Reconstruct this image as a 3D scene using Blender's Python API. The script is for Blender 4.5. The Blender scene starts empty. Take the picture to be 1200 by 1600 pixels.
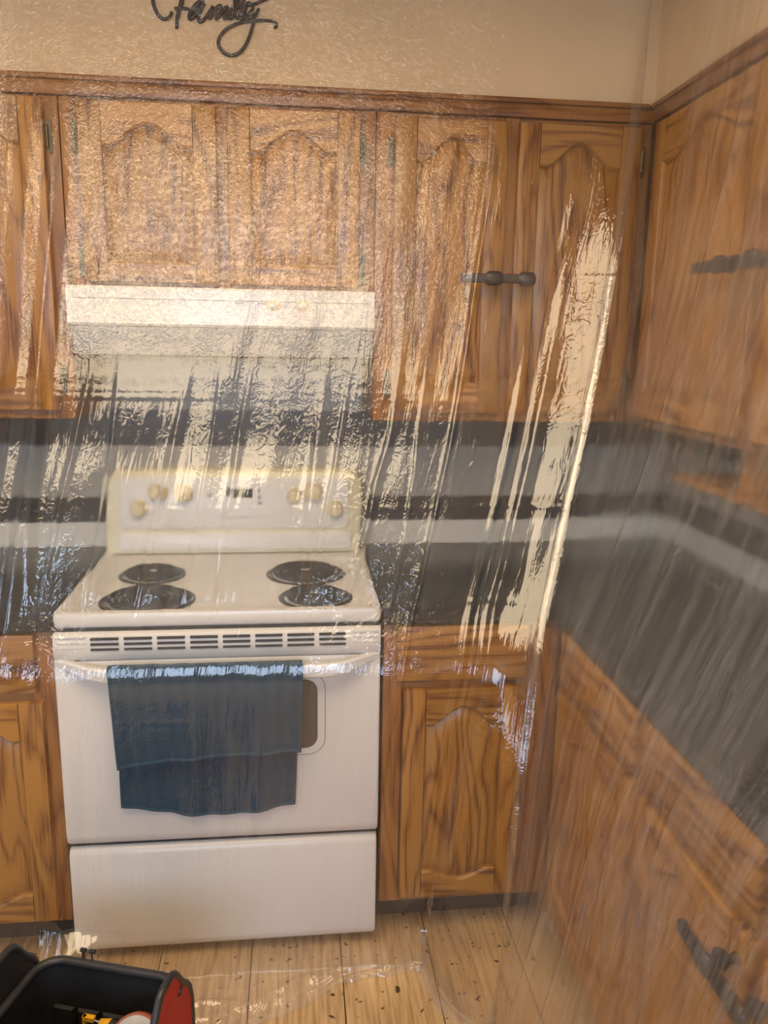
import bpy, bmesh, math, random
import numpy as np
from mathutils import Vector, Matrix
random.seed(7); rng = np.random.default_rng(11)
SC = bpy.context.scene
COL = SC.collection

# ------------------------------------------------------------ camera
CP = (0.5544, -2.4421, 1.5342); YAW, PITCH, ROLL, FPX = 0.1134, 0.2079, 0.0173, 1249.97
cam = bpy.data.cameras.new('camera'); camo = bpy.data.objects.new('camera', cam); COL.objects.link(camo)
cy, sy, cp, sp = math.cos(YAW), math.sin(YAW), math.cos(PITCH), math.sin(PITCH)
fw = Vector((sy*cp, cy*cp, -sp)); rt = Vector((cy, -sy, 0)); up = rt.cross(fw)
r2 = rt*math.cos(ROLL)+up*math.sin(ROLL); u2 = -rt*math.sin(ROLL)+up*math.cos(ROLL)
M = Matrix((r2, u2, -fw)).transposed().to_4x4(); M.translation = Vector(CP)
camo.matrix_world = M
cam.sensor_fit = 'VERTICAL'; cam.sensor_height = 32.0; cam.lens = 32.0*FPX/1600.0; cam.clip_start = 0.02
SC.camera = camo
# ------------------------------------------------------------ light
SC.view_settings.view_transform = 'Standard'; SC.view_settings.look = 'None'
SC.view_settings.gamma = 1.0; SC.view_settings.exposure = 0.08
SC.view_settings.use_curve_mapping = False
W = bpy.data.worlds.new('world'); SC.world = W; W.use_nodes = True
W.node_tree.nodes['Background'].inputs[0].default_value = (0.55, 0.72, 1.0, 1)
W.node_tree.nodes['Background'].inputs[1].default_value = 1.0
def area(name, loc, rot, sx, sz, col, power):
    l = bpy.data.lights.new(name, 'AREA'); l.shape = 'RECTANGLE'; l.size = sx; l.size_y = sz
    l.color = col; l.energy = power
    o = bpy.data.objects.new(name, l); o.location = loc; o.rotation_euler = rot; COL.objects.link(o); return o
# daylight by an unseen window behind the camera, widened for the film's bluish reflections
area('unseen_window_daylight', (0.0, -5.09, 1.62), (math.radians(90), 0, 0), 2.3, 1.25, (0.62, 0.77, 1.0), 62)
# cool light added on the left wall, as from an unseen side window
area('added_side_daylight', (-2.33, -2.2, 1.5), (0, math.radians(-90), 0), 1.1, 1.0, (0.80, 0.88, 1.0), 12)
CEIL_E = 6.2     # emission of the added ceiling fixture's diffuser

# ------------------------------------------------------------ materials
def nt(name):
    m = bpy.data.materials.new(name); m.use_nodes = True
    t = m.node_tree; b = t.nodes['Principled BSDF']; return m, t, b
def N(t, typ, **k):
    n = t.nodes.new(typ)
    for a, b in k.items(): setattr(n, a, b)
    return n
def plain(name, col, rough=0.5, metal=0.0, spec=0.5, nscale=0, namp=0.0, bump=0.0, bscale=200, coat=0.0):
    m, t, b = nt(name)
    b.inputs['Base Color'].default_value = (*col, 1); b.inputs['Roughness'].default_value = rough
    b.inputs['Metallic'].default_value = metal; b.inputs['Specular IOR Level'].default_value = spec
    b.inputs['Coat Weight'].default_value = coat
    tc = N(t, 'ShaderNodeTexCoord')
    if namp:
        n = N(t, 'ShaderNodeTexNoise'); n.inputs['Scale'].default_value = nscale; n.inputs['Detail'].default_value = 4
        t.links.new(tc.outputs['Object'], n.inputs['Vector'])
        r = N(t, 'ShaderNodeMapRange'); r.inputs['From Min'].default_value = .3; r.inputs['From Max'].default_value = .7
        r.inputs['To Min'].default_value = 1-namp; r.inputs['To Max'].default_value = 1+namp
        t.links.new(n.outputs['Fac'], r.inputs['Value'])
        x = N(t, 'ShaderNodeMix', data_type='RGBA', blend_type='MULTIPLY'); x.inputs['Factor'].default_value = 1
        x.inputs[6].default_value = (*col, 1); t.links.new(r.outputs['Result'], x.inputs[7])
        t.links.new(x.outputs[2], b.inputs['Base Color'])
    if bump:
        n = N(t, 'ShaderNodeTexNoise'); n.inputs['Scale'].default_value = bscale; n.inputs['Detail'].default_value = 3
        t.links.new(tc.outputs['Object'], n.inputs['Vector'])
        bp = N(t, 'ShaderNodeBump'); bp.inputs['Strength'].default_value = bump; bp.inputs['Distance'].default_value = .001
        t.links.new(n.outputs['Fac'], bp.inputs['Height']); t.links.new(bp.outputs[0], b.inputs['Normal'])
    return m
def ramp(t, stops):
    r = N(t, 'ShaderNodeValToRGB'); e = r.color_ramp.elements
    while len(e) < len(stops): e.new(0.5)
    for i, (p, c) in enumerate(stops): e[i].position = p; e[i].color = (*c, 1)
    return r
def oak(name, light, mid, dark, wscale=34.0, rough=0.36):
    m, t, b = nt(name); L = t.links.new
    uv = N(t, 'ShaderNodeUVMap'); oi = N(t, 'ShaderNodeObjectInfo')
    off = N(t, 'ShaderNodeVectorMath', operation='SCALE'); off.inputs[0].default_value = (17.3, 41.7, 5.1); L(oi.outputs['Random'], off.inputs['Scale'])
    ad = N(t, 'ShaderNodeVectorMath', operation='ADD'); L(uv.outputs[0], ad.inputs[0]); L(off.outputs[0], ad.inputs[1])
    # flowing growth rings: a slow noise warps the bands so they close into cathedrals
    mp = N(t, 'ShaderNodeMapping'); mp.inputs['Scale'].default_value = (8.0, 1.5, 1); L(ad.outputs[0], mp.inputs[0])
    n1 = N(t, 'ShaderNodeTexNoise'); n1.inputs['Scale'].default_value = 1; n1.inputs['Detail'].default_value = 2.5; L(mp.outputs[0], n1.inputs['Vector'])
    ring = N(t, 'ShaderNodeMath', operation='MULTIPLY'); ring.inputs[1].default_value = wscale; L(n1.outputs['Fac'], ring.inputs[0])
    sx = N(t, 'ShaderNodeSeparateXYZ'); L(ad.outputs[0], sx.inputs[0])
    mx = N(t, 'ShaderNodeMath', operation='MULTIPLY_ADD'); mx.inputs[1].default_value = 38; L(sx.outputs['X'], mx.inputs[0]); L(ring.outputs[0], mx.inputs[2])
    fr = N(t, 'ShaderNodeMath', operation='PINGPONG'); fr.inputs[1].default_value = 1.0; L(mx.outputs[0], fr.inputs[0])
    # fibres and pores
    mp2 = N(t, 'ShaderNodeMapping'); mp2.inputs['Scale'].default_value = (420, 7, 1); L(ad.outputs[0], mp2.inputs[0])
    n2 = N(t, 'ShaderNodeTexNoise'); n2.inputs['Scale'].default_value = 1; n2.inputs['Detail'].default_value = 3; L(mp2.outputs[0], n2.inputs['Vector'])
    mp3 = N(t, 'ShaderNodeMapping'); mp3.inputs['Scale'].default_value = (9, 2.2, 1); L(ad.outputs[0], mp3.inputs[0])
    n3 = N(t, 'ShaderNodeTexNoise'); n3.inputs['Scale'].default_value = 1; n3.inputs['Detail'].default_value = 3; L(mp3.outputs[0], n3.inputs['Vector'])
    a1 = N(t, 'ShaderNodeMath', operation='MULTIPLY'); a1.inputs[1].default_value = .36; L(fr.outputs[0], a1.inputs[0])
    a2 = N(t, 'ShaderNodeMath', operation='MULTIPLY_ADD'); a2.inputs[1].default_value = .72; L(n2.outputs['Fac'], a2.inputs[0]); L(a1.outputs[0], a2.inputs[2])
    a3 = N(t, 'ShaderNodeMath', operation='MULTIPLY_ADD'); a3.inputs[1].default_value = .35; L(n3.outputs['Fac'], a3.inputs[0]); L(a2.outputs[0], a3.inputs[2])
    cr = ramp(t, [(.45, dark), (.60, mid), (.76, light)]); L(a3.outputs[0], cr.inputs[0])
    hv = N(t, 'ShaderNodeHueSaturation')
    rr = N(t, 'ShaderNodeMapRange'); rr.inputs['To Min'].default_value = .84; rr.inputs['To Max'].default_value = 1.14; L(oi.outputs['Random'], rr.inputs['Value'])
    L(rr.outputs['Result'], hv.inputs['Value']); L(cr.outputs[0], hv.inputs['Color']); L(hv.outputs[0], b.inputs['Base Color'])
    b.inputs['Roughness'].default_value = rough; b.inputs['Coat Weight'].default_value = .15; b.inputs['Coat Roughness'].default_value = .25
    bp = N(t, 'ShaderNodeBump'); bp.inputs['Strength'].default_value = .25; bp.inputs['Distance'].default_value = .0006
    L(a2.outputs[0], bp.inputs['Height']); L(bp.outputs[0], b.inputs['Normal'])
    return m
OAK = oak('golden_oak', (.40, .180, .026), (.27, .102, .012), (.105, .033, .004), 17)
OAKD = oak('oak_face_frame', (.33, .135, .027), (.24, .085, .016), (.12, .040, .008), 14)
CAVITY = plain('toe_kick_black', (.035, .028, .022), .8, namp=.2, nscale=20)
WHITE = plain('white_enamel', (.74, .72, .70), .28, coat=.12, namp=.015, nscale=6)
WHITE2 = plain('white_plastic', (.72, .70, .67), .34, namp=.02, nscale=9)
ALMOND = plain('almond_knob', (.70, .60, .40), .35, namp=.03, nscale=30)
CREAM = plain('cream_side_trim', (.76, .70, .50), .3, namp=.03, nscale=12)
GREYP = plain('grey_print', (.30, .30, .30), .4, namp=.05, nscale=30)
HOODG = plain('hood_shade_grey', (.34, .35, .37), .35, namp=.05, nscale=20)
COIL = plain('black_coil', (.035, .035, .037), .45, namp=.25, nscale=40)
PAN = plain('drip_pan_dark', (.055, .055, .058), .25, metal=.6, namp=.2, nscale=30)
IRON = plain('dark_iron', (.035, .027, .022), .45, metal=.5, namp=.25, nscale=60, bump=.3)
LOCKP = plain('black_lock_plastic', (.022, .018, .018), .4, namp=.1, nscale=50)
SIGN = plain('black_sign_paint', (.018, .015, .013), .4, namp=.1, nscale=30)
GLASSD = plain('oven_glass', (.10, .085, .08), .12, namp=.05, nscale=10)
DARK = plain('dark_slot', (.02, .02, .022), .6, namp=.1, nscale=10)
DISP = plain('display_black', (.03, .035, .035), .15, namp=.05, nscale=10)
WALLM = plain('wall_cream', (.74, .54, .315), .8, namp=.05, nscale=5, bump=.35, bscale=260)
CEILM = plain('ceiling_white', (.66, .55, .40), .9, namp=.02, nscale=5)
ROOMM = plain('room_wall_tan', (.36, .27, .18), .85, namp=.04, nscale=3)
SPLASH = plain('backsplash_grey', (.33, .315, .275), .35, namp=.08, nscale=8)
SPLASHL = plain('backsplash_pale', (.60, .585, .52), .3, namp=.05, nscale=9)
SPLASHD = plain('backsplash_charcoal', (.035, .034, .033), .3, namp=.15, nscale=14)
BRASS = plain('bronze_hinge', (.10, .085, .05), .4, metal=.8, namp=.3, nscale=80)
BAGB = plain('black_bag_fabric', (.012, .012, .013), .6, namp=.3, nscale=60, bump=.8, bscale=700)
BAGP = plain('black_piping', (.028, .028, .030), .42, namp=.2, nscale=60)
BAGR = plain('red_bag_fabric', (.42, .018, .02), .6, namp=.12, nscale=40, bump=.8, bscale=700)
YEL = plain('yellow_plastic', (.80, .42, .02), .4, namp=.06, nscale=30)
DISC = plain('grey_label_disc', (.42, .40, .39), .5, namp=.1, nscale=40)
DISCR = plain('rust_label_rim', (.32, .10, .05), .5, namp=.1, nscale=40)
STEEL = plain('steel', (.55, .54, .52), .25, metal=1, namp=.1, nscale=50)
def counter_mat():
    m, t, b = nt('black_granite_laminate'); L = t.links.new
    tc = N(t, 'ShaderNodeTexCoord')
    v = N(t, 'ShaderNodeTexVoronoi'); v.inputs['Scale'].default_value = 330; L(tc.outputs['Object'], v.inputs['Vector'])
    n = N(t, 'ShaderNodeTexNoise'); n.inputs['Scale'].default_value = 120; n.inputs['Detail'].default_value = 5; L(tc.outputs['Object'], n.inputs['Vector'])
    a = N(t, 'ShaderNodeMath', operation='MULTIPLY'); L(v.outputs['Distance'], a.inputs[0]); L(n.outputs['Fac'], a.inputs[1])
    c = ramp(t, [(.1, (.012, .013, .014)), (.35, (.035, .037, .038)), (.55, (.13, .13, .125))]); L(a.outputs[0], c.inputs[0])
    L(c.outputs[0], b.inputs['Base Color']); b.inputs['Roughness'].default_value = .22; return m
COUNTER = counter_mat()
def ply_mat():
    m, t, b = nt('plywood_subfloor'); L = t.links.new
    tc = N(t, 'ShaderNodeTexCoord'); oi = N(t, 'ShaderNodeObjectInfo')
    mp = N(t, 'ShaderNodeMapping'); mp.inputs['Scale'].default_value = (46, 3, 1); L(tc.outputs['Object'], mp.inputs[0])
    n = N(t, 'ShaderNodeTexNoise'); n.inputs['Scale'].default_value = 2; n.inputs['Detail'].default_value = 6; n.inputs['Distortion'].default_value = .6; L(mp.outputs[0], n.inputs['Vector'])
    c = ramp(t, [(.3, (.40, .25, .115)), (.5, (.60, .41, .21)), (.7, (.70, .50, .28))]); L(n.outputs['Fac'], c.inputs[0])
    n2 = N(t, 'ShaderNodeTexNoise'); n2.inputs['Scale'].default_value = 42; n2.inputs['Detail'].default_value = 3; L(tc.outputs['Object'], n2.inputs['Vector'])
    s = ramp(t, [(.30, (.10, .055, .03)), (.36, (1, 1, 1))]); L(n2.outputs['Fac'], s.inputs[0])
    n3 = N(t, 'ShaderNodeTexNoise'); n3.inputs['Scale'].default_value = 5; L(tc.outputs['Object'], n3.inputs['Vector'])
    s3 = ramp(t, [(.3, (.78, .74, .70)), (.7, (1.05, 1.03, 1.0))]); L(n3.outputs['Fac'], s3.inputs[0])
    x = N(t, 'ShaderNodeMix', data_type='RGBA', blend_type='MULTIPLY'); x.inputs['Factor'].default_value = 1; L(c.outputs[0], x.inputs[6]); L(s.outputs[0], x.inputs[7])
    y = N(t, 'ShaderNodeMix', data_type='RGBA', blend_type='MULTIPLY'); y.inputs['Factor'].default_value = 1; L(x.outputs[2], y.inputs[6]); L(s3.outputs[0], y.inputs[7])
    L(y.outputs[2], b.inputs['Base Color']); b.inputs['Roughness'].default_value = .6
    bp = N(t, 'ShaderNodeBump'); bp.inputs['Strength'].default_value = .3; bp.inputs['Distance'].default_value = .001; L(n.outputs['Fac'], bp.inputs['Height']); L(bp.outputs[0], b.inputs['Normal'])
    return m
PLY = ply_mat()
def towel_mat():
    m, t, b = nt('teal_herringbone_terry'); L = t.links.new
    uv = N(t, 'ShaderNodeUVMap'); sp_ = N(t, 'ShaderNodeSeparateXYZ'); L(uv.outputs[0], sp_.inputs[0])
    # herringbone: |u mod p| folded, added to v, wave
    pp = N(t, 'ShaderNodeMath', operation='PINGPONG'); pp.inputs[1].default_value = .012; L(sp_.outputs['X'], pp.inputs[0])
    ad = N(t, 'ShaderNodeMath', operation='MULTIPLY_ADD'); ad.inputs[1].default_value = 1.2; L(pp.outputs[0], ad.inputs[0]); L(sp_.outputs['Y'], ad.inputs[2])
    sc = N(t, 'ShaderNodeMath', operation='MULTIPLY'); sc.inputs[1].default_value = 1150; L(ad.outputs[0], sc.inputs[0])
    sn = N(t, 'ShaderNodeMath', operation='SINE'); L(sc.outputs[0], sn.inputs[0])
    st = N(t, 'ShaderNodeMath', operation='MULTIPLY'); st.inputs[1].default_value = 2*math.pi/.036; L(sp_.outputs['X'], st.inputs[0])
    ss = N(t, 'ShaderNodeMath', operation='SINE'); L(st.outputs[0], ss.inputs[0])
    c = ramp(t, [(.0, (.007, .026, .050)), (.5, (.018, .056, .102)), (1, (.038, .105, .172))])
    mm = N(t, 'ShaderNodeMath', operation='MULTIPLY_ADD'); mm.inputs[1].default_value = .24; mm.inputs[2].default_value = .45; L(sn.outputs[0], mm.inputs[0])
    m2 = N(t, 'ShaderNodeMath', operation='MULTIPLY_ADD'); m2.inputs[1].default_value = .07; L(ss.outputs[0], m2.inputs[0]); L(mm.outputs[0], m2.inputs[2])
    tc = N(t, 'ShaderNodeTexCoord'); n = N(t, 'ShaderNodeTexNoise'); n.inputs['Scale'].default_value = 260; n.inputs['Detail'].default_value = 3; L(tc.outputs['Object'], n.inputs['Vector'])
    m3 = N(t, 'ShaderNodeMath', operation='MULTIPLY_ADD'); m3.inputs[1].default_value = .5; L(n.outputs['Fac'], m3.inputs[0]); L(m2.outputs[0], m3.inputs[2])
    m4 = N(t, 'ShaderNodeMath', operation='SUBTRACT'); m4.inputs[1].default_value = .25; L(m3.outputs[0], m4.inputs[0])
    L(m4.outputs[0], c.inputs[0]); L(c.outputs[0], b.inputs['Base Color']); b.inputs['Roughness'].default_value = .9
    b.inputs['Sheen Weight'].default_value = .08
    bp = N(t, 'ShaderNodeBump'); bp.inputs['Strength'].default_value = .7; bp.inputs['Distance'].default_value = .002; L(m4.outputs[0], bp.inputs['Height']); L(bp.outputs[0], b.inputs['Normal'])
    return m
TOWEL = towel_mat(); HEM = plain('teal_hem', (.022, .066, .11), .9, namp=.2, nscale=200, bump=.8, bscale=500)
def emit(name, col, s):
    m, t, b = nt(name); b.inputs['Base Color'].default_value = (*col, 1)
    b.inputs['Emission Color'].default_value = (*col, 1); b.inputs['Emission Strength'].default_value = s; return m
ADDED_LAMP = emit('added_lamp_diffuser', (1.0, .78, .51), CEIL_E)

FILM_ROUGH, FILM_IOR, FILM_CLEAR, FILM_HAZE = .42, 1.03, .22, .020
def film_mat():
    m = bpy.data.materials.new('clear_plastic_film'); m.use_nodes = True; t = m.node_tree; L = t.links.new
    for n in list(t.nodes): t.nodes.remove(n)
    out = N(t, 'ShaderNodeOutputMaterial'); uv = N(t, 'ShaderNodeUVMap')
    def noise(sc, s=1, det=2, dist=0.):
        mp = N(t, 'ShaderNodeMapping'); mp.inputs['Scale'].default_value = (sc[0], sc[1], 1); L(uv.outputs[0], mp.inputs[0])
        n = N(t, 'ShaderNodeTexNoise'); n.inputs['Scale'].default_value = s; n.inputs['Detail'].default_value = det; n.inputs['Distortion'].default_value = dist
        L(mp.outputs[0], n.inputs['Vector']); return n.outputs['Fac']
    # ridged wrinkles (sharp creases of crumpled film)
    def ridged(f, w):
        a = N(t, 'ShaderNodeMath', operation='SUBTRACT'); a.inputs[1].default_value = .5; L(f, a.inputs[0])
        b = N(t, 'ShaderNodeMath', operation='ABSOLUTE'); L(a.outputs[0], b.inputs[0])
        c = N(t, 'ShaderNodeMath', operation='MULTIPLY'); c.inputs[1].default_value = w; L(b.outputs[0], c.inputs[0]); return c.outputs[0]
    def add(a, b):
        n = N(t, 'ShaderNodeMath', operation='ADD'); L(a, n.inputs[0]); L(b, n.inputs[1]); return n.outputs[0]
    def mul(a, b):
        n = N(t, 'ShaderNodeMath', operation='MULTIPLY'); L(a, n.inputs[0])
        if isinstance(b, float): n.inputs[1].default_value = b
        else: L(b, n.inputs[1])
        return n.outputs[0]
    streak = ridged(noise((46, 5.5), 1, 3, .5), 2.2)
    crumple = ridged(noise((38, 30), 1, 2.5, 1.4), 2.6)
    fine = mul(noise((170, 26), 1, 2, .6), .22)
    patch = N(t, 'ShaderNodeMapRange'); patch.inputs['From Min'].default_value = .42; patch.inputs['From Max'].default_value = .62
    L(noise((2.6, 1.6), 1, 2), patch.inputs['Value'])
    su = N(t, 'ShaderNodeSeparateXYZ'); L(uv.outputs[0], su.inputs[0])
    zone = N(t, 'ShaderNodeMapRange', interpolation_type='SMOOTHSTEP'); zone.inputs['From Min'].default_value = 1.35; zone.inputs['From Max'].default_value = 1.7; L(su.outputs['Y'], zone.inputs['Value'])
    zx = N(t, 'ShaderNodeMapRange', interpolation_type='SMOOTHSTEP'); zx.inputs['From Min'].default_value = .90; zx.inputs['From Max'].default_value = .82; L(su.outputs['X'], zx.inputs['Value'])
    scr = ridged(noise((62, 48), 1, 2, 2.2), 2.0)
    quiet = N(t, 'ShaderNodeMapRange'); quiet.inputs['From Min'].default_value = 1.30; quiet.inputs['From Max'].default_value = 1.2; quiet.inputs['To Min'].default_value = .6; quiet.inputs['To Max'].default_value = 1; L(su.outputs['X'], quiet.inputs['Value'])
    h = add(add(mul(streak, quiet.outputs['Result']), mul(crumple, patch.outputs['Result'])), fine)
    h = add(h, mul(mul(scr, zone.outputs['Result']), zx.outputs['Result']))
    geo = N(t, 'ShaderNodeBump'); geo.inputs['Strength'].default_value = 1.0; geo.inputs['Distance'].default_value = .0015
    L(h, geo.inputs['Height'])
    soft = N(t, 'ShaderNodeBump'); soft.inputs['Strength'].default_value = .6; soft.inputs['Distance'].default_value = .0012; L(h, soft.inputs['Height'])
    # reflectance of a thin clear film from its true surface normal
    ge = N(t, 'ShaderNodeNewGeometry'); dt = N(t, 'ShaderNodeVectorMath', operation='DOT_PRODUCT'); L(ge.outputs['Incoming'], dt.inputs[0]); L(ge.outputs['Normal'], dt.inputs[1])
    ab = N(t, 'ShaderNodeMath', operation='ABSOLUTE'); L(dt.outputs['Value'], ab.inputs[0])
    om = N(t, 'ShaderNodeMath', operation='SUBTRACT'); om.inputs[0].default_value = 1; L(ab.outputs[0], om.inputs[1])
    pw = N(t, 'ShaderNodeMath', operation='POWER'); pw.inputs[1].default_value = 5; L(om.outputs[0], pw.inputs[0])
    ff = N(t, 'ShaderNodeMath', operation='MULTIPLY_ADD'); ff.inputs[1].default_value = .7; ff.inputs[2].default_value = .092; ff.use_clamp = True; L(pw.outputs[0], ff.inputs[0])
    gl = N(t, 'ShaderNodeBsdfGlossy'); gl.inputs['Roughness'].default_value = .06; L(geo.outputs[0], gl.inputs['Normal'])
    tr = N(t, 'ShaderNodeBsdfTransparent'); tr.inputs[0].default_value = (.97, .97, .97, 1)
    rf = N(t, 'ShaderNodeBsdfRefraction'); rf.inputs['IOR'].default_value = FILM_IOR; rf.inputs['Roughness'].default_value = FILM_ROUGH
    # blur put into the sheet's middle, where the wall lies far behind it
    fz = N(t, 'ShaderNodeMapRange', interpolation_type='SMOOTHSTEP'); fz.inputs['From Min'].default_value = 1.52; fz.inputs['From Max'].default_value = 1.36; L(su.outputs['Y'], fz.inputs['Value'])
    fb = N(t, 'ShaderNodeMapRange', interpolation_type='SMOOTHSTEP'); fb.inputs['From Min'].default_value = .86; fb.inputs['From Max'].default_value = 1.0; L(su.outputs['Y'], fb.inputs['Value'])
    fc = N(t, 'ShaderNodeMath', operation='MULTIPLY_ADD'); fc.inputs[1].default_value = FILM_CLEAR-1.0; fc.inputs[2].default_value = 1.0; 
    fr_ = N(t, 'ShaderNodeMapRange', interpolation_type='SMOOTHSTEP'); fr_.inputs['From Min'].default_value = 1.2; fr_.inputs['From Max'].default_value = 1.3; L(su.outputs['X'], fr_.inputs['Value'])
    mxx = N(t, 'ShaderNodeMath', operation='MAXIMUM'); L(mul(fz.outputs['Result'], fb.outputs['Result']), mxx.inputs[0]); L(mul(fr_.outputs['Result'], .42), mxx.inputs[1]); L(mxx.outputs[0], fc.inputs[0])
    m1 = N(t, 'ShaderNodeMixShader'); L(fc.outputs[0], m1.inputs[0]); L(rf.outputs[0], m1.inputs[1]); L(tr.outputs[0], m1.inputs[2])
    df = N(t, 'ShaderNodeBsdfDiffuse'); df.inputs[0].default_value = (.85, .85, .86, 1)
    tl = N(t, 'ShaderNodeBsdfTranslucent'); tl.inputs[0].default_value = (.85, .85, .86, 1)
    m2 = N(t, 'ShaderNodeMixShader'); m2.inputs[0].default_value = .5; L(df.outputs[0], m2.inputs[1]); L(tl.outputs[0], m2.inputs[2])
    hl = N(t, 'ShaderNodeMapRange', interpolation_type='SMOOTHSTEP'); hl.inputs['From Min'].default_value = .10; hl.inputs['From Max'].default_value = .0; L(su.outputs['Y'], hl.inputs['Value'])
    fold = N(t, 'ShaderNodeMapRange', interpolation_type='SMOOTHSTEP'); fold.inputs['From Min'].default_value = .10; fold.inputs['From Max'].default_value = .0; L(ridged(noise((13, .55), 1, 1.5, .3), 1.0), fold.inputs['Value'])
    fine2 = N(t, 'ShaderNodeMapRange'); fine2.inputs['From Min'].default_value = .07; fine2.inputs['From Max'].default_value = .0; L(streak, fine2.inputs['Value'])
    fold_h = add(mul(fold.outputs['Result'], .10), mul(fine2.outputs['Result'], .13))      # doubled film along the tight pleats
    fold_h = mul(fold_h, add(mul(fr_.outputs['Result'], .6), mul(quiet.outputs['Result'], .12)))
    hz = add(fold_h, add(mul(fr_.outputs['Result'], .045), mul(hl.outputs['Result'], .12))); hz2 = N(t, 'ShaderNodeMath', operation='ADD'); hz2.inputs[1].default_value = FILM_HAZE; L(hz, hz2.inputs[0])
    m3 = N(t, 'ShaderNodeMixShader'); L(hz2.outputs[0], m3.inputs[0]); L(m1.outputs[0], m3.inputs[1]); L(m2.outputs[0], m3.inputs[2])
    m4 = N(t, 'ShaderNodeMixShader'); L(ff.outputs[0], m4.inputs[0]); L(m3.outputs[0], m4.inputs[1]); L(gl.outputs[0], m4.inputs[2])
    L(m4.outputs[0], out.inputs[0]); return m
FILM = film_mat()

# ------------------------------------------------------------ helpers
ORG = [Vector((0, 0, 0))]
def meta(o, label=None, cat=None, group=None, kind=None):
    if label: o['label'] = label
    if cat: o['category'] = cat
    if group: o['group'] = group
    if kind: o['kind'] = kind
    return o
def thing(name, label, cat, loc=(0, 0, 0), group=None):
    o = bpy.data.objects.new(name, None); o.location = loc; o.empty_display_size = .05; COL.objects.link(o)
    ORG[0] = Vector(loc); return meta(o, label, cat, group)
class MB:
    """collects geometry in world coordinates, with per vertex uv (across, along the grain)"""
    def __init__(s): s.v = []; s.f = []; s.uv = []
    def add(s, v, f, uv=None):
        b = len(s.v); s.v += [tuple(p) for p in v]; s.f += [tuple(i+b for i in q) for q in f]
        s.uv += list(uv) if uv else [(p[0]+p[1], p[2]) for p in v]; return s
    def box(s, x0, x1, y0, y1, z0, z1, b=0.0, grain='z'):
        def uvf(p): return (p[0]+p[1], p[2]) if grain == 'z' else ((p[2]+p[1], p[0]) if grain == 'x' else (p[2]+p[0], p[1]))
        if b <= 0:
            v = [(x, y, z) for x in (x0, x1) for y in (y0, y1) for z in (z0, z1)]
            f = [(0, 1, 3, 2), (4, 6, 7, 5), (0, 4, 5, 1), (2, 3, 7, 6), (0, 2, 6, 4), (1, 5, 7, 3)]
        else:
            bm = bmesh.new(); bmesh.ops.create_cube(bm, size=1)
            for q in bm.verts: q.co = Vector(((x0+x1)/2+q.co.x*(x1-x0), (y0+y1)/2+q.co.y*(y1-y0), (z0+z1)/2+q.co.z*(z1-z0)))
            bmesh.ops.bevel(bm, geom=bm.edges[:], offset=b, segments=2, affect='EDGES', profile=.5)
            bm.verts.index_update(); v = [tuple(q.co) for q in bm.verts]; f = [tuple(q.index for q in fa.verts) for fa in bm.faces]; bm.free()
        return s.add(v, f, [uvf(p) for p in v])
    def loops(s, L, cap0=True, cap1=True, uv=None, close=True):
        """skin a list of vertex loops of equal length"""
        n = len(L[0]); v = [p for l in L for p in l]; f = []
        for i in range(len(L)-1):
            for k in range(n if close else n-1):
                a = i*n+k; b = i*n+(k+1) % n; f.append((a, b, b+n, a+n))
        if cap0: f.append(tuple(range(n))[::-1])
        if cap1: f.append(tuple(range((len(L)-1)*n, len(L)*n)))
        return s.add(v, f, uv)
    def cyl(s, c, axis, r0, r1, h, n=24, rings=None):
        """solid of revolution: rings = [(radius, height)]"""
        ax = Vector(axis).normalized(); a = ax.orthogonal().normalized(); b = ax.cross(a); c = Vector(c)
        rings = rings or [(r0, 0), (r1, h)]
        return s.loops([[tuple(c+ax*hh+(a*math.cos(2*math.pi*k/n)+b*math.sin(2*math.pi*k/n))*r) for k in range(n)] for r, hh in rings])
    def tube(s, pts, r, n=8, flat=None, closed=False):
        P = [Vector(p) for p in pts]; L = []
        ref = Vector(flat) if flat else None; prev = None
        for i, p in enumerate(P):
            if closed: d = P[(i+1) % len(P)]-P[i-1]
            else: d = P[min(i+1, len(P)-1)]-P[max(i-1, 0)]
            d.normalize()
            if ref: a = ref
            elif prev is None: a = d.orthogonal().normalized()
            else: a = (prev-d*prev.dot(d)).normalized()
            prev = a; b = d.cross(a).normalized(); rr = r[i] if isinstance(r, (list, tuple)) else r
            L.append([tuple(p+a*math.cos(2*math.pi*k/n)*rr+b*math.sin(2*math.pi*k/n)*rr) for k in range(n)])
        if closed: L.append(L[0])
        return s.loops(L, not closed, not closed)
    def build(s, name, mat, parent=None, smooth=35, top=False):
        me = bpy.data.meshes.new(name); o3 = ORG[0] if parent is not None else Vector((0, 0, 0))
        me.from_pydata([(p[0]-o3.x, p[1]-o3.y, p[2]-o3.z) for p in s.v], [], s.f)
        uvl = me.uv_layers.new(name='UVMap'); idx = np.empty(len(me.loops), dtype=np.int32); me.loops.foreach_get('vertex_index', idx)
        uvl.data.foreach_set('uv', np.array(s.uv, dtype=np.float32)[idx].ravel())
        bm = bmesh.new(); bm.from_mesh(me); bmesh.ops.recalc_face_normals(bm, faces=bm.faces[:]); bm.to_mesh(me); bm.free()
        if smooth:
            me.shade_smooth(); me.set_sharp_from_angle(angle=math.radians(smooth))
        me.materials.append(mat); o = bpy.data.objects.new(name, me); COL.objects.link(o)
        if parent is not None: o.parent = parent
        return o
def top_mesh(name, mb, mat, label, cat, group=None, smooth=35):
    o = mb.build(name, mat, None, smooth); return meta(o, label, cat, group)
def struct(name, mb, mat, smooth=0): return meta(mb.build(name, mat, None, smooth), kind='structure')

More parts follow.
